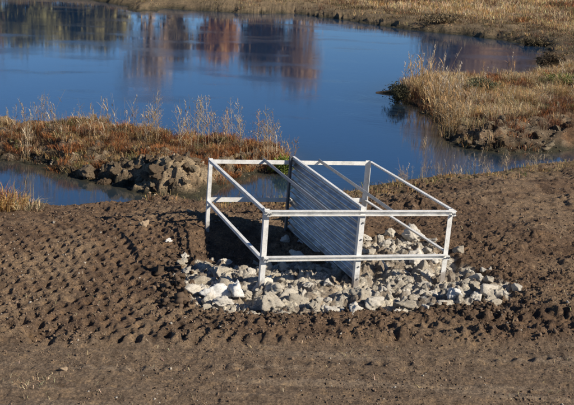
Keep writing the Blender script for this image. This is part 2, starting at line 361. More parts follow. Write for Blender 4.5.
# posts (angle iron, corner outwards)
def post(x, y, z0, z1, sx, sy, leg=.078, mat=m_galv):
    # legs run towards the inside of the frame: along +-x and +-y
    P0, P1 = B(x, y, z0), B(x, y, z1); t_ = .008
    pr = [(0, 0), (sx*leg, 0), (sx*leg, sy*t_), (sx*t_, sy*t_), (sx*t_, sy*leg), (0, sy*leg)]
    n = 6; V = [p + XB*a + YB*c for p in (P0, P1) for a, c in pr]
    F = [[i, (i + 1) % n, n + (i + 1) % n, n + i] for i in range(n)] + [list(range(n))[::-1], list(range(n, 2*n))]
    me = bpy.data.meshes.new('post'); me.from_pydata([tuple(v) for v in V], [], F); me.materials.append(mat); me.update()
    import bmesh
    bm = bmesh.new(); bm.from_mesh(me); bmesh.ops.recalc_face_normals(bm, faces=bm.faces); bm.to_mesh(me); bm.free()
    return obj('post', me, root)
post(-.02, 0, -1.55, .012, 1, 1, .068); post(FW + .0, 0, -1.5, .012, -1, 1, .068)
post(-.02, FD, -1.7, .012, 1, 1, .058); post(FW - .02, FD, -1.6, .012, -1, -1, .07)
PX = 1.338
post(PX - .02, -.03, -1.5, .052, 1, 1, .072); post(PX - .05, FD - .02, -1.7, .07, 1, -1, .055, m_dull)  # back post in darker steel, standing in for its shaded face
# rails
beam('top_rail', B(-.03, -.012, -.035), B(FW + .02, -.012, -.035), channel(.070, .058), -YB)
beam('mid_rail', B(-.0, -.012, -HM), B(FW - .02, -.012, -HM), channel(.060, .056), -YB)
beam('top_rail', B(-.03, FD - .012, -.07), B(FW - .02, FD - .012, -.07), angle(.008, .066, .007), YB)
beam('mid_rail', B(.03, FD + .014, -HM - .035), B(FW - .03, FD + .014, -HM - .035), angle(.008, .074, .007), YB)
beam('side_top_rail', B(-.028, -.02, -.004), B(-.028, FD + .02, -.004), angle(.048, .045, .008, 1, -1), XB)
beam('side_mid_rail', B(-.030, -.0, -HM - .0), B(-.030, FD + .03, -HM - .0), angle(.048, .045, .008, 1, -1), XB)
beam('side_top_rail', B(FW + .028, -.02, -.004), B(FW + .028, FD + .02, -.004), angle(.048, .045, .008, -1, -1), XB)
beam('side_mid_rail', B(FW - .015, .02, -HM + .07), B(FW - .015, FD, -HM + .02), angle(.045, .045, .008, -1, -1), XB)
for fx in (.325, .672):
    beam('joist', B(FW*fx, .034, -.012), B(FW*fx, FD + .05, .018), [(0, 0), (.008, 0), (.008, -.05), (0, -.05)], XB, m_joist)
# gusset plates with bolts at the front joints
for gx_, gz in ((.02, -.035), (FW - .035, -.035), (.02, -HM), (FW - .04, -HM)):
    g = beam('gusset_plate', B(gx_ - .028, -.080, gz - .034), B(gx_ + .028, -.080, gz - .034), [(0, 0), (.006, 0), (.006, .062), (0, .062)], -YB)
def bolt(p, axis, r=.013, h=.012):
    a = axis.normalized(); u = a.orthogonal().normalized(); v = a.cross(u)
    V = [p + (u*math.cos(i*math.pi/3) + v*math.sin(i*math.pi/3))*r + a*q for q in (0, h) for i in range(6)]
    F = [[i, (i + 1) % 6, 6 + (i + 1) % 6, 6 + i] for i in range(6)] + [list(range(6, 12))]
    me = bpy.data.meshes.new('bolt'); me.from_pydata([tuple(q) for q in V], [], F); me.materials.append(m_dull); me.update(); obj('bolt', me, root)
for gx_ in (.02, FW - .038):
    for gz in (-.035, -HM):
        for k in (-.015, .015): bolt(B(gx_ + k, -.085, gz + .0), -YB)
for zb in (-.18, -.42, -.82, -1.0):
    bolt(B(PX + .025, -.031, zb), -YB)
# corrugated sheet: waves run along the frame's depth
NZ, pitch, H0, H1 = 15*12, .105, .034, -1.55
zs = np.linspace(H0, H1, NZ + 1); wave = .025*np.sin((zs - H0)*2*math.pi/pitch)
V = []; YS = np.linspace(0.06, FD + .004, 9)
for th in (-.0018, .0018):
    for k, yv in enumerate(YS):
        bulge = .012*math.sin(k/8*math.pi*1.7)
        for zz, wv_ in zip(zs, wave): V.append(tuple(B(PX + .03 + wv_ + th + bulge*math.sin(zz*3), yv, zz)))
n = NZ + 1; F = []; off = 9*n
for k in range(8):
    for i in range(NZ):
        a = k*n + i; F.append((a, a + 1, a + n + 1, a + n)); F.append((off + a, off + a + n, off + a + n + 1, off + a + 1))
for k in range(8): a = k*n; F.append((a, a + n, off + a + n, off + a)); a += NZ; F.append((a, off + a, off + a + n, a + n))
for i in range(NZ): F.append((i, off + i, off + i + 1, i + 1)); a = 8*n + i; F.append((a, a + 1, off + a + 1, off + a))
me = mesh_np('corrugated_sheet', V, F, m_sheet, smooth=True); sheet = obj('corrugated_sheet', me, root)
beam('sheet_cap', B(PX + .008, -.03, .036), B(PX + .008, FD - .0, .064), angle(.042, .03, .006, 1, -1), XB)

# ------------------------------------------------------------------ pale lumps of clay and stone round the frame
def ico(sub):
    import bmesh
    bm = bmesh.new(); bmesh.ops.create_icosphere(bm, subdivisions=sub, radius=1.0)
    V = np.array([v.co[:] for v in bm.verts]); F = np.array([[v.index for v in f.verts] for f in bm.faces]); bm.free(); return V, F
IV3, IF3 = ico(4); IV1, IF1 = ico(1); IV2, IF2 = ico(2)
def lump_mesh(name, mat, seed, sub=3, facets=9, smooth=False, cols=None):
    r = np.random.default_rng(seed); V0, F0 = {1: (IV1, IF1), 2: (IV2, IF2), 3: (IV3, IF3)}[sub]
    sup = np.full(len(V0), 9.0)
    for k in range(facets):
        nrm = r.normal(size=3); nrm /= np.linalg.norm(nrm); d = V0 @ nrm
        sup = np.minimum(sup, np.where(d > .05, r.uniform(.42, .75)/np.maximum(d, .05), 9))
    rad = np.minimum(1.05, sup); p = r.uniform(0, 50)
    q = fbm(V0[:, 0]*2.2 + p + V0[:, 2]*1.7, V0[:, 1]*2.2 - V0[:, 2]*1.3 + p, seed, 4)
    rad = rad*(1 + .75*(q - .5)) - .35*np.abs(fbm(V0[:, 0]*4 + V0[:, 2]*3, V0[:, 1]*4 - V0[:, 2]*2 + p, seed + 3, 3) - .5)
    if sub == 3:
        g = lambda f, k: np.abs(fbm(V0[:, 0]*f + V0[:, 2]*f*.7 + p, V0[:, 1]*f - V0[:, 2]*f*.8 + p, seed + k, 3) - .5)
        rad = rad*(1 + .22*(g(2.5, 5) - .2)) - .20*g(7, 7) + .10*(fbm(V0[:, 0]*14 + V0[:, 2]*9 + p, V0[:, 1]*14 - V0[:, 2]*11, seed + 9, 2) - .5)
    V = V0*rad[:, None]*np.array([1.15, r.uniform(.7, 1.0), r.uniform(.7, 1.0)])
    if sub == 1: V = V + r.normal(0, .17, V.shape)
    return mesh_np(name, V, F0, mat, cols, smooth)
rock_meshes = [lump_mesh('clay_lump', m_clay, 300 + i) for i in range(12)]
def lay_rock(name, x, y, s, k, label, group, cat='stone', sink=.3, rot=None, squash=1.0):
    o = obj(name, rock_meshes[k]); z = float(zat(x, y)[0])
    o.location = (x, y, z + s*(.55 - sink)*squash); o.scale = (s, s, s*squash)
    o.rotation_euler = rot if rot else (random.uniform(-.4, .4), random.uniform(-.4, .4), random.uniform(0, 6.28)); bright = 'white' in label and 'shade' not in label; brown = 'tan' in label or 'brown stone' in label
    if bright: o.data = o.data.copy(); o.data.materials.clear(); o.data.materials.append(m_chalk)
    if brown: o.data = o.data.copy(); o.data.materials.clear(); o.data.materials.append(m_tan)
    return tag(o, label, cat, group)
# single ones that can be told apart
singles = [(168, 246, .075, 'white stone on brown soil at the left edge of the frame\'s shadow'),
           (188, 290, .10, 'pale stone at the far left tip of the rubble heap'),
           (213, 300, .20, 'largest bright white lump at the front left of the rubble heap'),
           (236, 300, .17, 'bright white lump just right of the largest one in the rubble heap'),
           (145, 228, .11, 'tan round stone on the soil between the frame and the channel'),
           (287, 238, .09, 'white stone in the shade behind the back foot of the corrugated sheet'),
           (362, 303, .15, 'pale lump in front of the foot of the corrugated sheet'),
           (452, 304, .12, 'bright white wedge shaped lump at the front right of the rubble heap'),
           (516, 298, .10, 'pale stone at the far right tip of the rubble heap'),
           (190, 214, .08, 'small tan stone at the water edge left of the frame'),
           (63, 372, .05, 'small brown stone on the bare track at lower left')]
for k, (px, py, s, lab) in enumerate(singles):
    p = at(px, py, .02); lay_rock('stone', p[0], p[1], s, k % 12, lab, None)
# heaped lumps
MP = np.array(MOUND); lo, hi = MP.min(0), MP.max(0); cnt = 0; placed = []
fl, fr, pf = at(262, 290, .05), at(444, 277, .1), at(353, 288, .05)
CX = rng.uniform(lo[0], hi[0], 6000); CY = rng.uniform(lo[1], hi[1], 6000); CDM = sdist(MOUND, CX, CY); CZ = zat(CX, CY)
bigs = {}
for x, y, d, z in zip(CX, CY, CDM, CZ):
    if cnt >= 215: break
    s = float(np.clip(rng.lognormal(-2.25, .5), .04, .26))
    front = y < 12.4 + .25*x
    if d < -.15 or (d < .1 and rng.random() < .5): continue
    if not front and rng.random() < .45: continue
    if s > .06 and any(abs(x - q[0]) < .16 and -.45 < y - q[1] < .12 for q in (fl, fr, pf)): s = .05
    if any((x - a)**2 + (y - b_)**2 < (.5*(s + c))**2 for a, b_, c in placed): continue
    placed.append((x, y, s)); cnt += 1
    q = rng.uniform(.65, 1.0); o = obj('clay_lump', rock_meshes[int(rng.integers(12))]); o.location = (x, y, z + s*.12*q); o.scale = (s, s, s*q)
    o.rotation_euler = (random.uniform(-.5, .5), random.uniform(-.5, .5), random.uniform(0, 6.28))
    zone = ('at the left end of the heap' if x < fl[0] - .12 else 'inside the right bay of the frame' if (not front and x < fr[0]) else 'at the right end of the heap' if x > fr[0] + .05
            else 'in front of the left bay of the frame' if x < pf[0] else 'in front of the right bay of the frame')
    size = 'large' if s > .15 else 'small' if s < .06 else 'middling'
    tag(o, size + ' pale clay lump ' + zone, 'stone', size + ' pale lumps ' + zone)
    if size == 'large': bigs.setdefault(zone, []).append(o)
ORD = 'leftmost second third fourth fifth sixth seventh eighth ninth tenth eleventh twelfth thirteenth fourteenth fifteenth sixteenth'.split()
for zone, os_ in bigs.items():
    for k, o in enumerate(sorted(os_, key=lambda q: q.location.x)[:16]):
        o['label'] = ('leftmost large pale lump ' if k == 0 else ORD[k] + ' large pale lump from the left ') + zone.replace(' of the frame', '').replace(' of the heap', ' of the rubble')

m_earth, t, b = M('eroded_earth', rough=.95, spec=.15)
oi = t.nodes.new('ShaderNodeObjectInfo'); rc = ramp(t, oi.outputs['Random'], [(0, (.20, .14, .09)), (.5, (.30, .225, .15)), (1, (.38, .31, .215))])
n1_ = noise_node(t, 5, 6, .75, 'Object'); rn = ramp(t, n1_.outputs[0], [(.32, (.35, .32, .28)), (.5, (.95, .95, .95)), (.68, (1.35, 1.3, 1.2))])
t.links.new(mult(t, rc.outputs[0], rn.outputs[0]), b.inputs['Base Color']); n2_ = noise_node(t, 12, 6, .75); bump(t, b, n2_.outputs[0], .12, 1.0)
earth_meshes = [lump_mesh('earth_lump', m_earth, 340 + i) for i in range(10)]
EL = [(rng.normal(166, 24), rng.uniform(150, 192), 'left') for _ in range(120)] + [(rng.uniform(40, 120), rng.uniform(160, 186), 'left') for _ in range(40)] + [(rng.uniform(445, 560), rng.uniform(128, 152), 'right') for _ in range(70)]
EP = np.array([at(a, b_, -.3) for a, b_, _ in EL]); EH = heights(EP[:, 0], EP[:, 1]); done = []
for (a, b_, side), p, z, dl, dr in zip(EL, EP, EH[0], EH[2], EH[3]):
    if max(dl, dr) < .06 or max(dl, dr) > 1.9: continue
    s = float(np.clip(rng.lognormal(-2.1, .45), .05, .27))
    if any((p[0] - q[0])**2 + (p[1] - q[1])**2 < (.5*(s + q[2]))**2 for q in done): continue
    done.append((p[0], p[1], s)); o = obj('earth_lump', earth_meshes[int(rng.integers(10))]); o.location = (p[0], p[1], z + s*.12); o.scale = (s, s, s*.9)
    o.rotation_euler = (rng.uniform(-.6, .6), rng.uniform(-.6, .6), rng.uniform(0, 6.28))
    tag(o, ('large' if s > .14 else 'small') + ' crumbling earth lump on the face of the %s bank' % side, 'earth lump', ('large' if s > .14 else 'small') + ' earth lumps on the %s bank' % side)

# ------------------------------------------------------------------ loose soil clods (uncountable): one object
def scatter_lumps(name, pts, sizes, colsrgb, mat, nvar=8, sub=1):
    var = []
    for i in range(nvar):
        m_ = lump_mesh('tmp', None, 500 + i, sub, 6); v = np.zeros(len(m_.vertices)*3, np.float32); m_.vertices.foreach_get('co', v)
        var.append(v.reshape(-1, 3)); bpy.data.meshes.remove(m_)
    F0 = {1: IF1, 2: IF2}[sub]; VV, FF, CC = [], [], []; o = 0
    for (x, y, z), s, c in zip(pts, sizes, colsrgb):
        v = var[int(rng.integers(nvar))]*s; a = rng.uniform(0, 6.28); ca, sa = math.cos(a), math.sin(a)
        VV.append(np.stack([v[:, 0]*ca - v[:, 1]*sa + x, v[:, 0]*sa + v[:, 1]*ca + y, v[:, 2] + z], 1)); FF.append(F0 + o); o += len(v)
        CC.append(np.tile(c, (len(v), 1)))
    return mesh_np(name, np.concatenate(VV), np.concatenate(FF), mat, {'col': np.concatenate(CC)})
N = 26000; px = rng.uniform(-30, 604, N); py = rng.uniform(180, 412, N)
P = np.array([at(a, b_, 0) for a, b_ in zip(px, py)])
zz, a1, a2, a3, a4, rd, _, _ = heights(P[:, 0], P[:, 1])
dens = fbm(P[:, 0]*1.1, P[:, 1]*1.4, 400, 3); keep = (a1 > .25) & (rng.random(N) < np.where(rd > .5, .8, 1.0)*ss(.3, .6, dens)) & (a4 < .1)
P, zz, rd = P[keep], zz[keep], rd[keep]; s = np.clip(rng.lognormal(-4.5, .5, len(P)), .005, .035)*np.where(rd > .5, .6, 1)
base = np.array([.155, .11, .076]); cc = base[None]*rng.uniform(.55, 1.45, (len(P), 1))
cc[rng.random(len(P)) < .03] = (.36, .33, .28)
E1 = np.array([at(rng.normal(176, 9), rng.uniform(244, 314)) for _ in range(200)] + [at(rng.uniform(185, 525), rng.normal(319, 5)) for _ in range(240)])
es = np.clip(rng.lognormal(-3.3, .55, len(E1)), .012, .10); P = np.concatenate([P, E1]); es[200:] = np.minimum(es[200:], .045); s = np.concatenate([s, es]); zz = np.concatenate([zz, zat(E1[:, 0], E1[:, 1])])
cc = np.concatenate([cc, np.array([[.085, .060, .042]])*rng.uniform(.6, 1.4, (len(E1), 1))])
pts = np.column_stack([P, zz + s*.15])
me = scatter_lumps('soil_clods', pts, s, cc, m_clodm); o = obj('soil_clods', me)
tag(o, 'loose brown soil clods strewn over the worked ground', 'soil', kind='stuff')

P = np.array([at(a, b_, -.3) for a, b_ in zip(rng.uniform(-20, 600, 14000), rng.uniform(80, 200, 14000))])
h_ = heights(P[:, 0], P[:, 1]); keep = (h_[7] > .15) & ((h_[2] > .03) | ((h_[3] > .03) & (P[:, 1] < 34)))
P, zz = P[keep], h_[0][keep]; s = np.clip(rng.lognormal(-4.0, .5, len(P)), .010, .05)
cc = np.where(rng.random((len(P), 1)) < .5, np.array([[.17, .125, .085]]), np.array([[.25, .205, .15]]))*rng.uniform(.5, 1.4, (len(P), 1))
me = scatter_lumps('bank_clods', np.column_stack([P, zz + s*.1]), s, cc, m_clodm); o = obj('bank_clods', me)
tag(o, 'crumbled earth clods on the eroded faces of the banks', 'soil', kind='stuff')

# ------------------------------------------------------------------ grass: clumps of thin blades
def blades(n, cx, cy, cz, spread, h, wd, lean, col, colvar=.25, seg=2):
    """n blades round a clump centre; returns verts, tris, colours"""
    a = rng.uniform(0, 2*math.pi, n); r = spread*np.sqrt(rng.random(n)); bx = cx + r*np.cos(a); by = cy + r*np.sin(a)
    hh = h*rng.uniform(.45, 1.1, n); la = a + rng.normal(0, .8, n); ll = hh*lean*rng.uniform(.2, 1.3, n)
    ta = rng.uniform(0, 2*math.pi, n); wx, wy = np.cos(ta)*wd/2, np.sin(ta)*wd/2
    dx, dy = np.cos(la)*ll, np.sin(la)*ll
    V = np.zeros((n, 5, 3)); V[:, 0] = np.stack([bx - wx, by - wy, 0*bx + cz - .03], 1); V[:, 1] = np.stack([bx + wx, by + wy, 0*bx + cz - .03], 1)
    V[:, 2] = np.stack([bx - wx*.8 + dx*.35, by - wy*.8 + dy*.35, cz + hh*.6], 1); V[:, 3] = np.stack([bx + wx*.8 + dx*.35, by + wy*.8 + dy*.35, cz + hh*.6], 1)
    V[:, 4] = np.stack([bx + dx, by + dy, cz + hh*(1 - .35*min(lean, 1))], 1)
    c = np.asarray(col)[None]*(1 + colvar*rng.normal(0, 1, (n, 1)))*(1 + .08*rng.normal(0, 1, (n, 3)))
    return V, np.clip(c, .01, .9)
BF = np.array([[0, 1, 3], [0, 3, 2], [2, 3, 4]])
def grass_object(name, clumps, label, kind='stuff', cat='grass', group=None):
    Vs, Cs = [], []
    for c in clumps:
        V, col = blades(*c); Vs.append(V); Cs.append(col)
    V = np.concatenate(Vs); C = np.repeat(np.concatenate(Cs), 5, axis=0); n = len(V)
    F = (BF[None] + (np.arange(n)*5)[:, None, None]).reshape(-1, 3)
    o = obj(name, mesh_np(name, V.reshape(-1, 3), F, m_blade, {'col': C})); return tag(o, label, cat, group, kind)
TAN, GOLD, RUST, DRK, OLV, STR = (.40, .28, .14), (.48, .30, .12), (.36, .15, .058), (.15, .085, .05), (.17, .17, .065), (.52, .42, .26)
def pick(pal, wts): return pal[int(rng.choice(len(pal), p=np.array(wts)/sum(wts)))]
# left bank
cl = []
def cand(n, xa, xb, ya, yb, zr):
    P = np.array([at(a, b_, zr) for a, b_ in zip(rng.uniform(xa, xb, n), rng.uniform(ya, yb, n))]); h = heights(P[:, 0], P[:, 1])
    return zip(P[:, 0], P[:, 1], h[0], h[1], h[2], h[3])
for x, y, z, _, d, _ in cand(4200, -40, 296, 122, 198, -.1):
    if d < .10 or len(cl) > 1000: continue
    px_ = 287 + x/y*FPX*.96
    top = d > .75
    cmx, cmy = at(168, 174, -.2); bare = px_ > 95 and px_ < 215
    if (x - cmx)**2/1.2 + (y - cmy)**2/.9 < 1 and rng.random() < .93: continue
    if not top and rng.random() < (.90 if bare else .45): continue
    rust = px_ > 175 or rng.random() < .30
    col = pick([RUST, TAN, DRK, GOLD, OLV], [5, 1.3, 2, 1, .5]) if rust else pick([TAN, GOLD, RUST, DRK, OLV], [3, 1.6, 3, 3, .6])
    cl.append((int(rng.integers(34, 70)), x, y, float(z), rng.uniform(.06, .22), rng.uniform(.07, .24), .0075, rng.uniform(.5, 1.8), col))
grass_object('dry_grass', cl, 'rust and tan dry grass covering the left bank')
# right bank
cl = []
for x, y, z, _, _, d in cand(3000, 385, 640, 66, 156, -.1):
    if len(cl) > 1300: break
    if d < .12 or y > 44: continue
    if d < 1.5 and y < 29 and rng.random() < .80: continue
    pt = fbm(np.array([x*.8]), np.array([y*.55]), 601, 3)[0]
    col = pick([TAN, GOLD, STR], [3, 1.2, 3.5]) if pt > .56 else pick([RUST, DRK, (.11, .05, .03)], [2.2, 3, 2]) if pt < .50 or (d < 1.8 and y < 28) else pick([TAN, RUST, DRK, OLV, (.20, .12, .075)], [1.2, 2, 2.6, 1.2, 2])
    if pt < .46 and rng.random() < .2: continue
    q = 1.25 if pt > .57 else .85 if pt < .49 else .85
    cl.append((int(rng.integers(34, 66)), x, y, float(z), rng.uniform(.08, .34), rng.uniform(.14, .42)*q, .010, rng.uniform(.4, 1.5), col))
for (px, py) in ((476, 92), (492, 98), (506, 88), (520, 84), (498, 112), (560, 96), (452, 90), (470, 108), (538, 100), (572, 84)):
    x, y = at(px, py, 0); z = float(heights(np.array([x]), np.array([y]))[0][0])
    for q in range(3): cl.append((150, x + rng.normal(0, .25), y + rng.normal(0, .25), z, .32, rng.uniform(.38, .55), .010, 1.2, pick([STR, GOLD, TAN], [2, 2, 2])))
grass_object('dry_grass', cl, 'tan and russet dry grass covering the right bank')
# far bank
cl = []
for x, y, z, _, _, d in list(cand(4200, -60, 640, -34, 46, .2)) + list(cand(3600, 330, 640, -14, 66, .2)):
    if d < .5 or y < 36 or y > 150: continue
    if d < 1.6 and rng.random() < .5: continue
    pt = fbm(np.array([x*.10]), np.array([y*.16]), 611, 4)[0]; q = y/50
    col = pick([STR, GOLD, TAN], [2.5, 1, 2]) if pt > .54 else pick([RUST, DRK, OLV, TAN], [1, 3.5, 1.5, 1]) if pt < .47 else pick([TAN, STR, (.24, .165, .10), DRK], [2, 1, 3, 1.5])
    if d < 4: col = pick([DRK, TAN, (.13, .10, .055), (.20, .15, .085)], [2, 1, 3, 3])
    cl.append((int(rng.integers(18, 34)), x, y, float(z), rng.uniform(.2, .6)*q, rng.uniform(.12, .5)*min(q, 1.6)*(.5 if d < 4 else 1), .02*q, rng.uniform(.4, 1.5), col))
grass_object('dry_grass', cl, 'pale dry grass covering the far bank of the pond')
# thin grass on the near shore to the right
cl = []
for x, y, z, d, _, _ in cand(1800, 150, 600, 160, 224, -.35):
    if d < .03 or d > rng.uniform(.1, 1.7) or len(cl) > 420: continue
    if x < 1.0 and rng.random() < .6: continue
    cl.append((int(rng.integers(6, 20)), x, y, float(z), rng.uniform(.04, .2), rng.uniform(.04, .15), .009, rng.uniform(.5, 1.2), pick([TAN, OLV, DRK, GOLD], [3, 2, 1.5, 1])))
grass_object('dry_grass', cl, 'thin short dry grass on the near shore right of the frame')
# straw bits on the bare track
cl = []
SP = np.array([at(rng.normal(32, 12), rng.normal(384, 5)) if k < 60 else at(rng.uniform(-10, 584), rng.uniform(225, 408)) for k in range(420)])
for p, z_ in zip(SP, zat(SP[:, 0], SP[:, 1])):
    cl.append((int(rng.integers(1, 3)), p[0], p[1], z_ + .028, .03, .015, .006, 6.0, STR))
grass_object('straw', cl, 'bits of pale straw scattered over the bare soil', cat='straw')
# golden tussock at the left edge of the near shore
p = at(14, 214, -.3); r0 = bpy.data.objects.new('grass_tussock', None); z0 = float(zat(*p)[0]); r0.location = (p[0], p[1], z0); r0.scale = (1.2, 1.2, 1.15); link(r0)
tag(r0, 'golden dry grass tussock at the left edge beside the channel', 'grass tussock')
for nm, spec in (('leaf_tuft', [(500, -.1, 0, -.02, .28, .36, .010, .7, GOLD), (260, .22, -.05, -.02, .2, .26, .010, 1.0, STR)]),
                 ('stem_tuft', [(120, -.3, .05, -.02, .25, .52, .009, .35, RUST), (60, .0, .1, -.02, .3, .55, .008, .3, TAN)])):
    Vs, Cs = zip(*[blades(*s_) for s_ in spec]); V = np.concatenate(Vs); n = len(V)
    F = (BF[None] + (np.arange(n)*5)[:, None, None]).reshape(-1, 3)
    obj(nm, mesh_np(nm, V.reshape(-1, 3), F, m_blade, {'col': np.repeat(np.concatenate(Cs), 5, axis=0)}), r0)

# ------------------------------------------------------------------ reeds and weed stalks: each plant a thing
def tube(V, F, C, p0, p1, r0, r1, col, k=4):
    p0, p1 = np.array(p0), np.array(p1); d = p1 - p0; d = d/(np.linalg.norm(d) + 1e-9)
    a = np.cross(d, (0, .3, 1) if abs(d[2]) < .9 else (1, 0, 0)); a /= np.linalg.norm(a); b_ = np.cross(d, a); o = len(V)
    for p, r in ((p0, r0), (p1, r1)):
        for i in range(k):
            t_ = 2*math.pi*i/k; V.append(p + r*(a*math.cos(t_) + b_*math.sin(t_))); C.append(col)
    for i in range(k): F.append((o + i, o + (i + 1) % k, o + k + (i + 1) % k)); F.append((o + i, o + k + (i + 1) % k, o + k + i))
def reed_mesh(seed, kind, pal=((.42, .32, .19), (.36, .23, .12), (.48, .40, .28))):
    r = np.random.default_rng(seed); V, F, C = [], [], []
    ns = {'reed': r.integers(3, 7), 'weed': r.integers(2, 4)}[kind]
    for s_ in range(ns):
        h = r.uniform(.55, 1.0); b0 = np.array([r.normal(0, .09), r.normal(0, .09), -.05]); ln = r.normal(0, .13, 2)*h
        col = np.array(pal[int(r.integers(3))])*r.uniform(.8, 1.2)
        pts = [b0 + np.array([ln[0]*t_**1.7, ln[1]*t_**1.7, h*t_ + .05*t_]) for t_ in (0, .35, .7, 1.0)]
        tube(V, F, C, (0, 0, -.09), b0, .006, .006, col, 3)
        for i in range(3): tube(V, F, C, pts[i], pts[i + 1], .0036*(1 - .2*i), .0036*(1 - .2*(i + 1)), col, 3)
        if kind == 'reed':
            for k in range(int(r.integers(2, 5))):           # strap leaves
                t_ = r.uniform(.2, .8); p = b0 + np.array([ln[0]*t_, ln[1]*t_, h*t_]); a = r.uniform(0, 6.28); L = r.uniform(.15, .32)
                q = p + np.array([math.cos(a)*L*.6, math.sin(a)*L*.6, L*r.uniform(.1, .8)]); wv_ = np.array([-math.sin(a), math.cos(a), 0])*.008; o = len(V)
                for v in (p - wv_, p + wv_, (p + q)/2 + wv_ + np.array([0, 0, .03]), (p + q)/2 - wv_ + np.array([0, 0, .03]), q): V.append(v); C.append(col*1.1)
                F += [(o, o + 1, o + 2), (o, o + 2, o + 3), (o + 3, o + 2, o + 4)]
            if r.random() < .5:                               # plume
                for k in range(14):
                    t_ = r.uniform(.82, 1.02); p = pts[2] + (pts[3] - pts[2])*(t_ - .7)/.3; a = r.uniform(0, 6.28); L = r.uniform(.03, .07); o = len(V)
                    q = p + np.array([math.cos(a)*L*.6, math.sin(a)*L*.6, L]); wv_ = np.array([-math.sin(a), math.cos(a), 0])*.007
                    for v in (p - wv_, p + wv_, q): V.append(v); C.append(np.array((.52, .44, .33)))
                    F.append((o, o + 1, o + 2))
        else:
            for k in range(int(r.integers(7, 13))):          # branching dead weed with small heads
                t_ = r.uniform(.35, .98); p = b0 + np.array([ln[0]*t_**1.7, ln[1]*t_**1.7, h*t_]); a = r.uniform(0, 6.28); L = r.uniform(.1, .28)*(1.15 - t_)
                q = p + np.array([math.cos(a)*L, math.sin(a)*L, L*1.1]); tube(V, F, C, p, q, .0032, .002, col*.9, 3)
                for j in range(5):
                    o = len(V); d_ = r.normal(0, .022, 3); q2 = q + d_; e1, e2 = r.normal(0, .009, 3), r.normal(0, .009, 3)
                    V += [q2, q2 + e1, q2 + e2]; C += [col*.85]*3; F.append((o, o + 1, o + 2))
    return mesh_np(kind, np.array(V), np.array(F), m_blade, {'col': np.clip(np.array(C), 0, .9)})
gold_m = [reed_mesh(720 + i, 'reed', ((.46, .34, .18), (.37, .23, .11), (.43, .29, .14))) for i in range(8)]
reed_m = [reed_mesh(700 + i, 'reed') for i in range(8)]; weed_m = [reed_mesh(750 + i, 'weed') for i in range(8)]
queue = []
def plant(px, py, zref, name, ms, s, label, group): queue.append((at(px, py, zref), name, ms, s, label, group))
def third(px, a, b_): return 'left end' if px < a else 'middle' if px < b_ else 'right end'
for k in range(62):
    px = rng.uniform(-8, 300) if k > 30 else rng.choice([rng.normal(30, 22), rng.normal(150, 12), rng.normal(232, 30), rng.normal(95, 25)])
    py = 134 + px*.045 + rng.uniform(-6, 8); s = rng.uniform(.7, 1.15); t3 = third(px, 95, 195)
    if k % 3 == 0: plant(px, py, -.1, 'dead_weed', weed_m, s, 'bare branching dead weed on the %s of the left bank' % t3, 'dead weeds on the left bank, ' + t3)
    else: plant(px, py, -.1, 'reed', reed_m, s, 'dry tan reed on the %s of the left bank' % t3, 'reeds on the left bank, ' + t3)
for k in range(11): plant(rng.normal(250, 30), rng.uniform(146, 156), -.1, 'dead_weed', weed_m, rng.uniform(1.2, 1.65), 'tall thin dead weed over the water at the right part of the left bank', 'tall weeds on the left bank')
plant(148, 140, -.1, 'dead_weed', weed_m, 1.5, 'tallest pale dead weed on the left bank', None)
plant(282, 156, -.1, 'dead_weed', weed_m, 1.7, 'tall branching dead weed at the right tip of the left bank', None)
for k in range(178):
    if k < 130: px = rng.normal(432, 18); py = 98 + (px - 400)*.40 + rng.uniform(-20, 6)
    else: px = rng.uniform(410, 590); py = rng.uniform(76, 128)
    t3 = third(px, 450, 520)
    if k % 4 == 3: plant(px, py, -.1, 'dead_weed', weed_m, rng.uniform(.7, 1.2), 'bare branching dead weed on the %s of the right bank' % t3, 'dead weeds on the right bank, ' + t3)
    else: plant(px, py, -.1, 'reed', gold_m, rng.uniform(1.0, 1.8) if px < 455 else rng.uniform(.7, 1.2), 'dry golden reed on the %s of the right bank' % t3, 'reeds on the right bank, ' + t3)
for k in range(26):
    px = rng.uniform(395, 545); py = 196 - (px - 380)*.115 + rng.uniform(-4, 2)
    plant(px, py, -.4, 'dead_weed', weed_m, rng.uniform(.25, .6), 'thin dead weed at the near water edge right of the frame', 'weeds on the near shore')
NW = len(queue)
for k in range(46):
    px = rng.uniform(385, 545); py = rng.uniform(150, 184) - (px - 385)*.06
    plant(px, py, ZW, 'reed', reed_m, rng.uniform(.35, .75), 'thin reed standing in the shallow water right of the frame', 'reeds in the shallows')
QP = np.array([q[0] for q in queue]); QH = heights(QP[:, 0], QP[:, 1])
for kq, ((p, name, ms, s, label, group), z, land) in enumerate(zip(queue, QH[0], np.maximum(QH[1], np.maximum(QH[2], QH[3])))):
    if kq < NW and land < .06 or kq >= NW and (land > .0 or land < -1.6): continue
    z = max(z, ZW - .25)
    o = obj(name, ms[int(rng.integers(len(ms)))]); o.location = (p[0], p[1], z); o.scale = (s, s, s)
    o.rotation_euler = (rng.normal(0, .06), rng.normal(0, .06), rng.uniform(0, 6.28)); tag(o, label, 'reed' if name == 'reed' else 'weed', group)

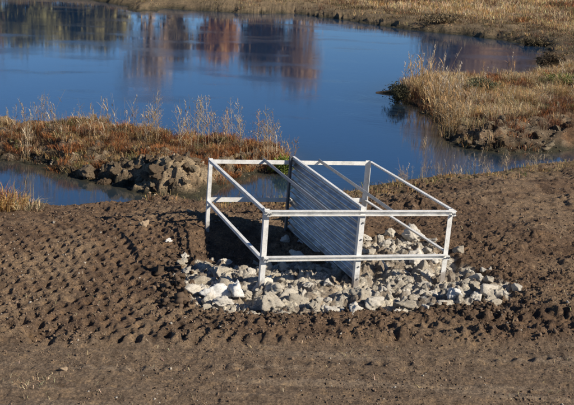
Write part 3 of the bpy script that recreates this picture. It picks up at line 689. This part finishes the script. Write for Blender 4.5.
# ------------------------------------------------------------------ shrubs
def leafy(name, cx, cy, cz, rad, n, size, col, var=.35, parent=None, mat=m_blade):
    """many small leaf faces in uneven clumps through an ellipsoid"""
    nc = 34; cc = rng.normal(0, .48, (nc, 3)); cc = cc[(cc**2).sum(1) < 1.1]
    if len(cc) == 0: cc = np.zeros((1, 3))
    wt = rng.uniform(.4, 1.3, len(cc)); k = rng.choice(len(cc), n, p=wt/wt.sum()); p = (cc[k] + rng.normal(0, .2, (n, 3)))*np.array(rad) + np.array([cx, cy, cz])
    e1 = rng.normal(0, size, (n, 3)); e2 = rng.normal(0, size, (n, 3)); V = np.stack([p, p + e1, p + e1 + e2, p + e2], 1).reshape(-1, 3)
    V[:, 2] = np.maximum(V[:, 2], -.05)
    c = np.asarray(col)[None]*(1 + var*rng.normal(0, 1, (n, 1)))*(.75 + .5*(k[:, None] % 5)/4)
    return obj(name, mesh_np(name, V, np.arange(4*n).reshape(-1, 4), mat, {'col': np.repeat(np.clip(c, .008, .8), 4, axis=0)}), parent)
def woody(name, h, spread, r0, nl, parent, col=(.12, .095, .075), seed=0, depth=3):
    r = np.random.default_rng(seed); V, F, C = [], [], []; tips = []
    def grow(p, d, L, rad, lv):
        for i in range(3):
            q = p + d*L/3; tube(V, F, C, p, q, rad*(1 - i*.18), rad*(1 - (i + 1)*.18), col, 5 if lv == 0 else 3); p = q
            d = d + r.normal(0, .10, 3); d /= np.linalg.norm(d)
            if lv < depth and (i > 0 or lv > 0):
                for _ in range(nl if lv < 2 else 2):
                    a = r.uniform(0, 6.28); nd = d*.75 + spread*np.array([math.cos(a), math.sin(a), r.uniform(.1, .7)]); nd /= np.linalg.norm(nd)
                    grow(p, nd, L*r.uniform(.45, .68), rad*.45, lv + 1)
        tips.append(p)
    grow(np.array([0, 0, -.1]), np.array([0, 0, 1.0]), h, r0, 0)
    obj(name, mesh_np(name, np.array(V), np.array(F), m_twig, {'col': np.array(C)}), parent); return np.array(tips)
def shrub(px, py, zref, h, wdt, col, n, size, label, seed):
    p = at(px, py, zref); z = float(zat(*p)[0]); r = bpy.data.objects.new('shrub', None); r.location = (p[0], p[1], z); link(r); tag(r, label, 'shrub')
    woody('stem', h*.6, .9, .02*h, 2, r, seed=seed, depth=2)
    leafy('foliage', 0, 0, h*.5, (wdt*.5, wdt*.5, h*.42), n, size, col, parent=r)
shrub(398, 92, -.2, .75, .8, (.11, .105, .06), 2600, .022, 'low olive green shrub at the tip of the right bank', 1)
shrub(284, 163, -.3, .45, .6, (.15, .19, .035), 1400, .02, 'small yellow green shrub at the right tip of the left bank', 2)
shrub(549, 66, -.1, .85, 1.0, (.075, .055, .034), 1700, .03, 'dark bush at the water edge of the right bank', 3)
shrub(537, 33, .1, .5, 1.5, (.12, .095, .055), 1500, .035, 'dark low bush on the far bank at upper right', 4)
shrub(441, 17, .2, .55, 1.9, (.19, .145, .085), 1300, .04, 'dark bush on the far bank above the pond corner', 5)
shrub(484, 92, 0, .5, 1.1, (.12, .125, .07), 2400, .02, 'grey green shrub among the dry grass of the right bank', 6)
shrub(558, 86, 0, .45, .9, (.17, .18, .06), 2000, .02, 'bright green shrub on the right bank near the picture edge', 7)

# ------------------------------------------------------------------ bare trees beyond the far bank, mirrored in the pond
trees = [(150, -14, 6.4, (.42, .31, .21), 1300, .9, 'bare tan tree beyond the far bank, left of the middle'),
         (176, -14, 4.0, (.24, .18, .10), 1800, 1.1, 'small tan tree beyond the far bank, right of the bare tan one'),
         (222, -14, 4.3, (.50, .27, .11), 3600, 1.4, 'rust leaved tree beyond the far bank, left of the tall brown one'),
         (264, -15, 5.6, (.38, .26, .16), 4200, 1.2, 'tall brown leaved tree beyond the far bank, middle of the row'),
         (296, -13, 6.2, (.36, .24, .15), 3000, 1.1, 'brown leaved tree beyond the far bank, right of the tall brown one'),
         (18, -22, 4.0, (.27, .25, .11), 7000, 2.2, 'dark olive tree beyond the far bank at far left'),
         (62, -22, 3.7, (.28, .25, .11), 7000, 2.2, 'dark olive tree beyond the far bank, second from the left'),
         (104, -20, 3.6, (.25, .22, .10), 7000, 2.0, 'dark olive tree beyond the far bank, third from the left'),
         (470, -30, 16.0, (.40, .27, .17), 9000, 1.1, 'russet tree far beyond the pond corner, leftmost of the distant four'),
         (500, -31, 15.5, (.42, .27, .17), 9000, 1.1, 'brown tree far beyond the pond corner, second of the distant four'),
         (530, -30, 16.0, (.42, .28, .17), 9000, 1.1, 'russet tree far beyond the pond corner, third of the distant four'),
         (562, -29, 14.5, (.40, .25, .14), 9000, 1.2, 'brown tree far beyond the pond corner, rightmost of the distant four'),
         (-30, -22, 6.0, (.26, .16, .10), 6000, 1.2, 'brown tree beyond the far bank outside the left edge')]
for k, (px, py, h, col, n, wd_, lab) in enumerate(trees):
    p = at(px, py, .4); z = float(zat(*p)[0]); r = bpy.data.objects.new('bare_tree', None); r.location = (p[0], p[1], z); link(r); tag(r, lab, 'tree', 'trees beyond the far bank')
    woody('trunk', h*.62, .8, .022*h, 2, r, seed=40 + k, depth=3)
    leafy('crown', 0, 0, h*.50, (h*.30*wd_, h*.30, h*.46), n, .13 if h < 12 else .22, col, parent=r)

# ------------------------------------------------------------------ driftwood
p = at(386, 93, ZW); V, F, C = [], [], []
tube(V, F, C, (-.35, 0, .0), (.1, .05, .05), .035, .05, (.05, .04, .032), 7); tube(V, F, C, (.1, .05, .05), (.45, .02, .03), .05, .03, (.05, .04, .032), 7)
tube(V, F, C, (.1, .05, .05), (.18, .12, .22), .02, .008, (.05, .04, .032), 5)
o = obj('driftwood_log', mesh_np('driftwood_log', np.array(V), np.array(F), m_twig, {'col': np.array(C)})); o.location = (p[0], p[1], ZW)
tag(o, 'dark driftwood log floating off the tip of the right bank', 'log')
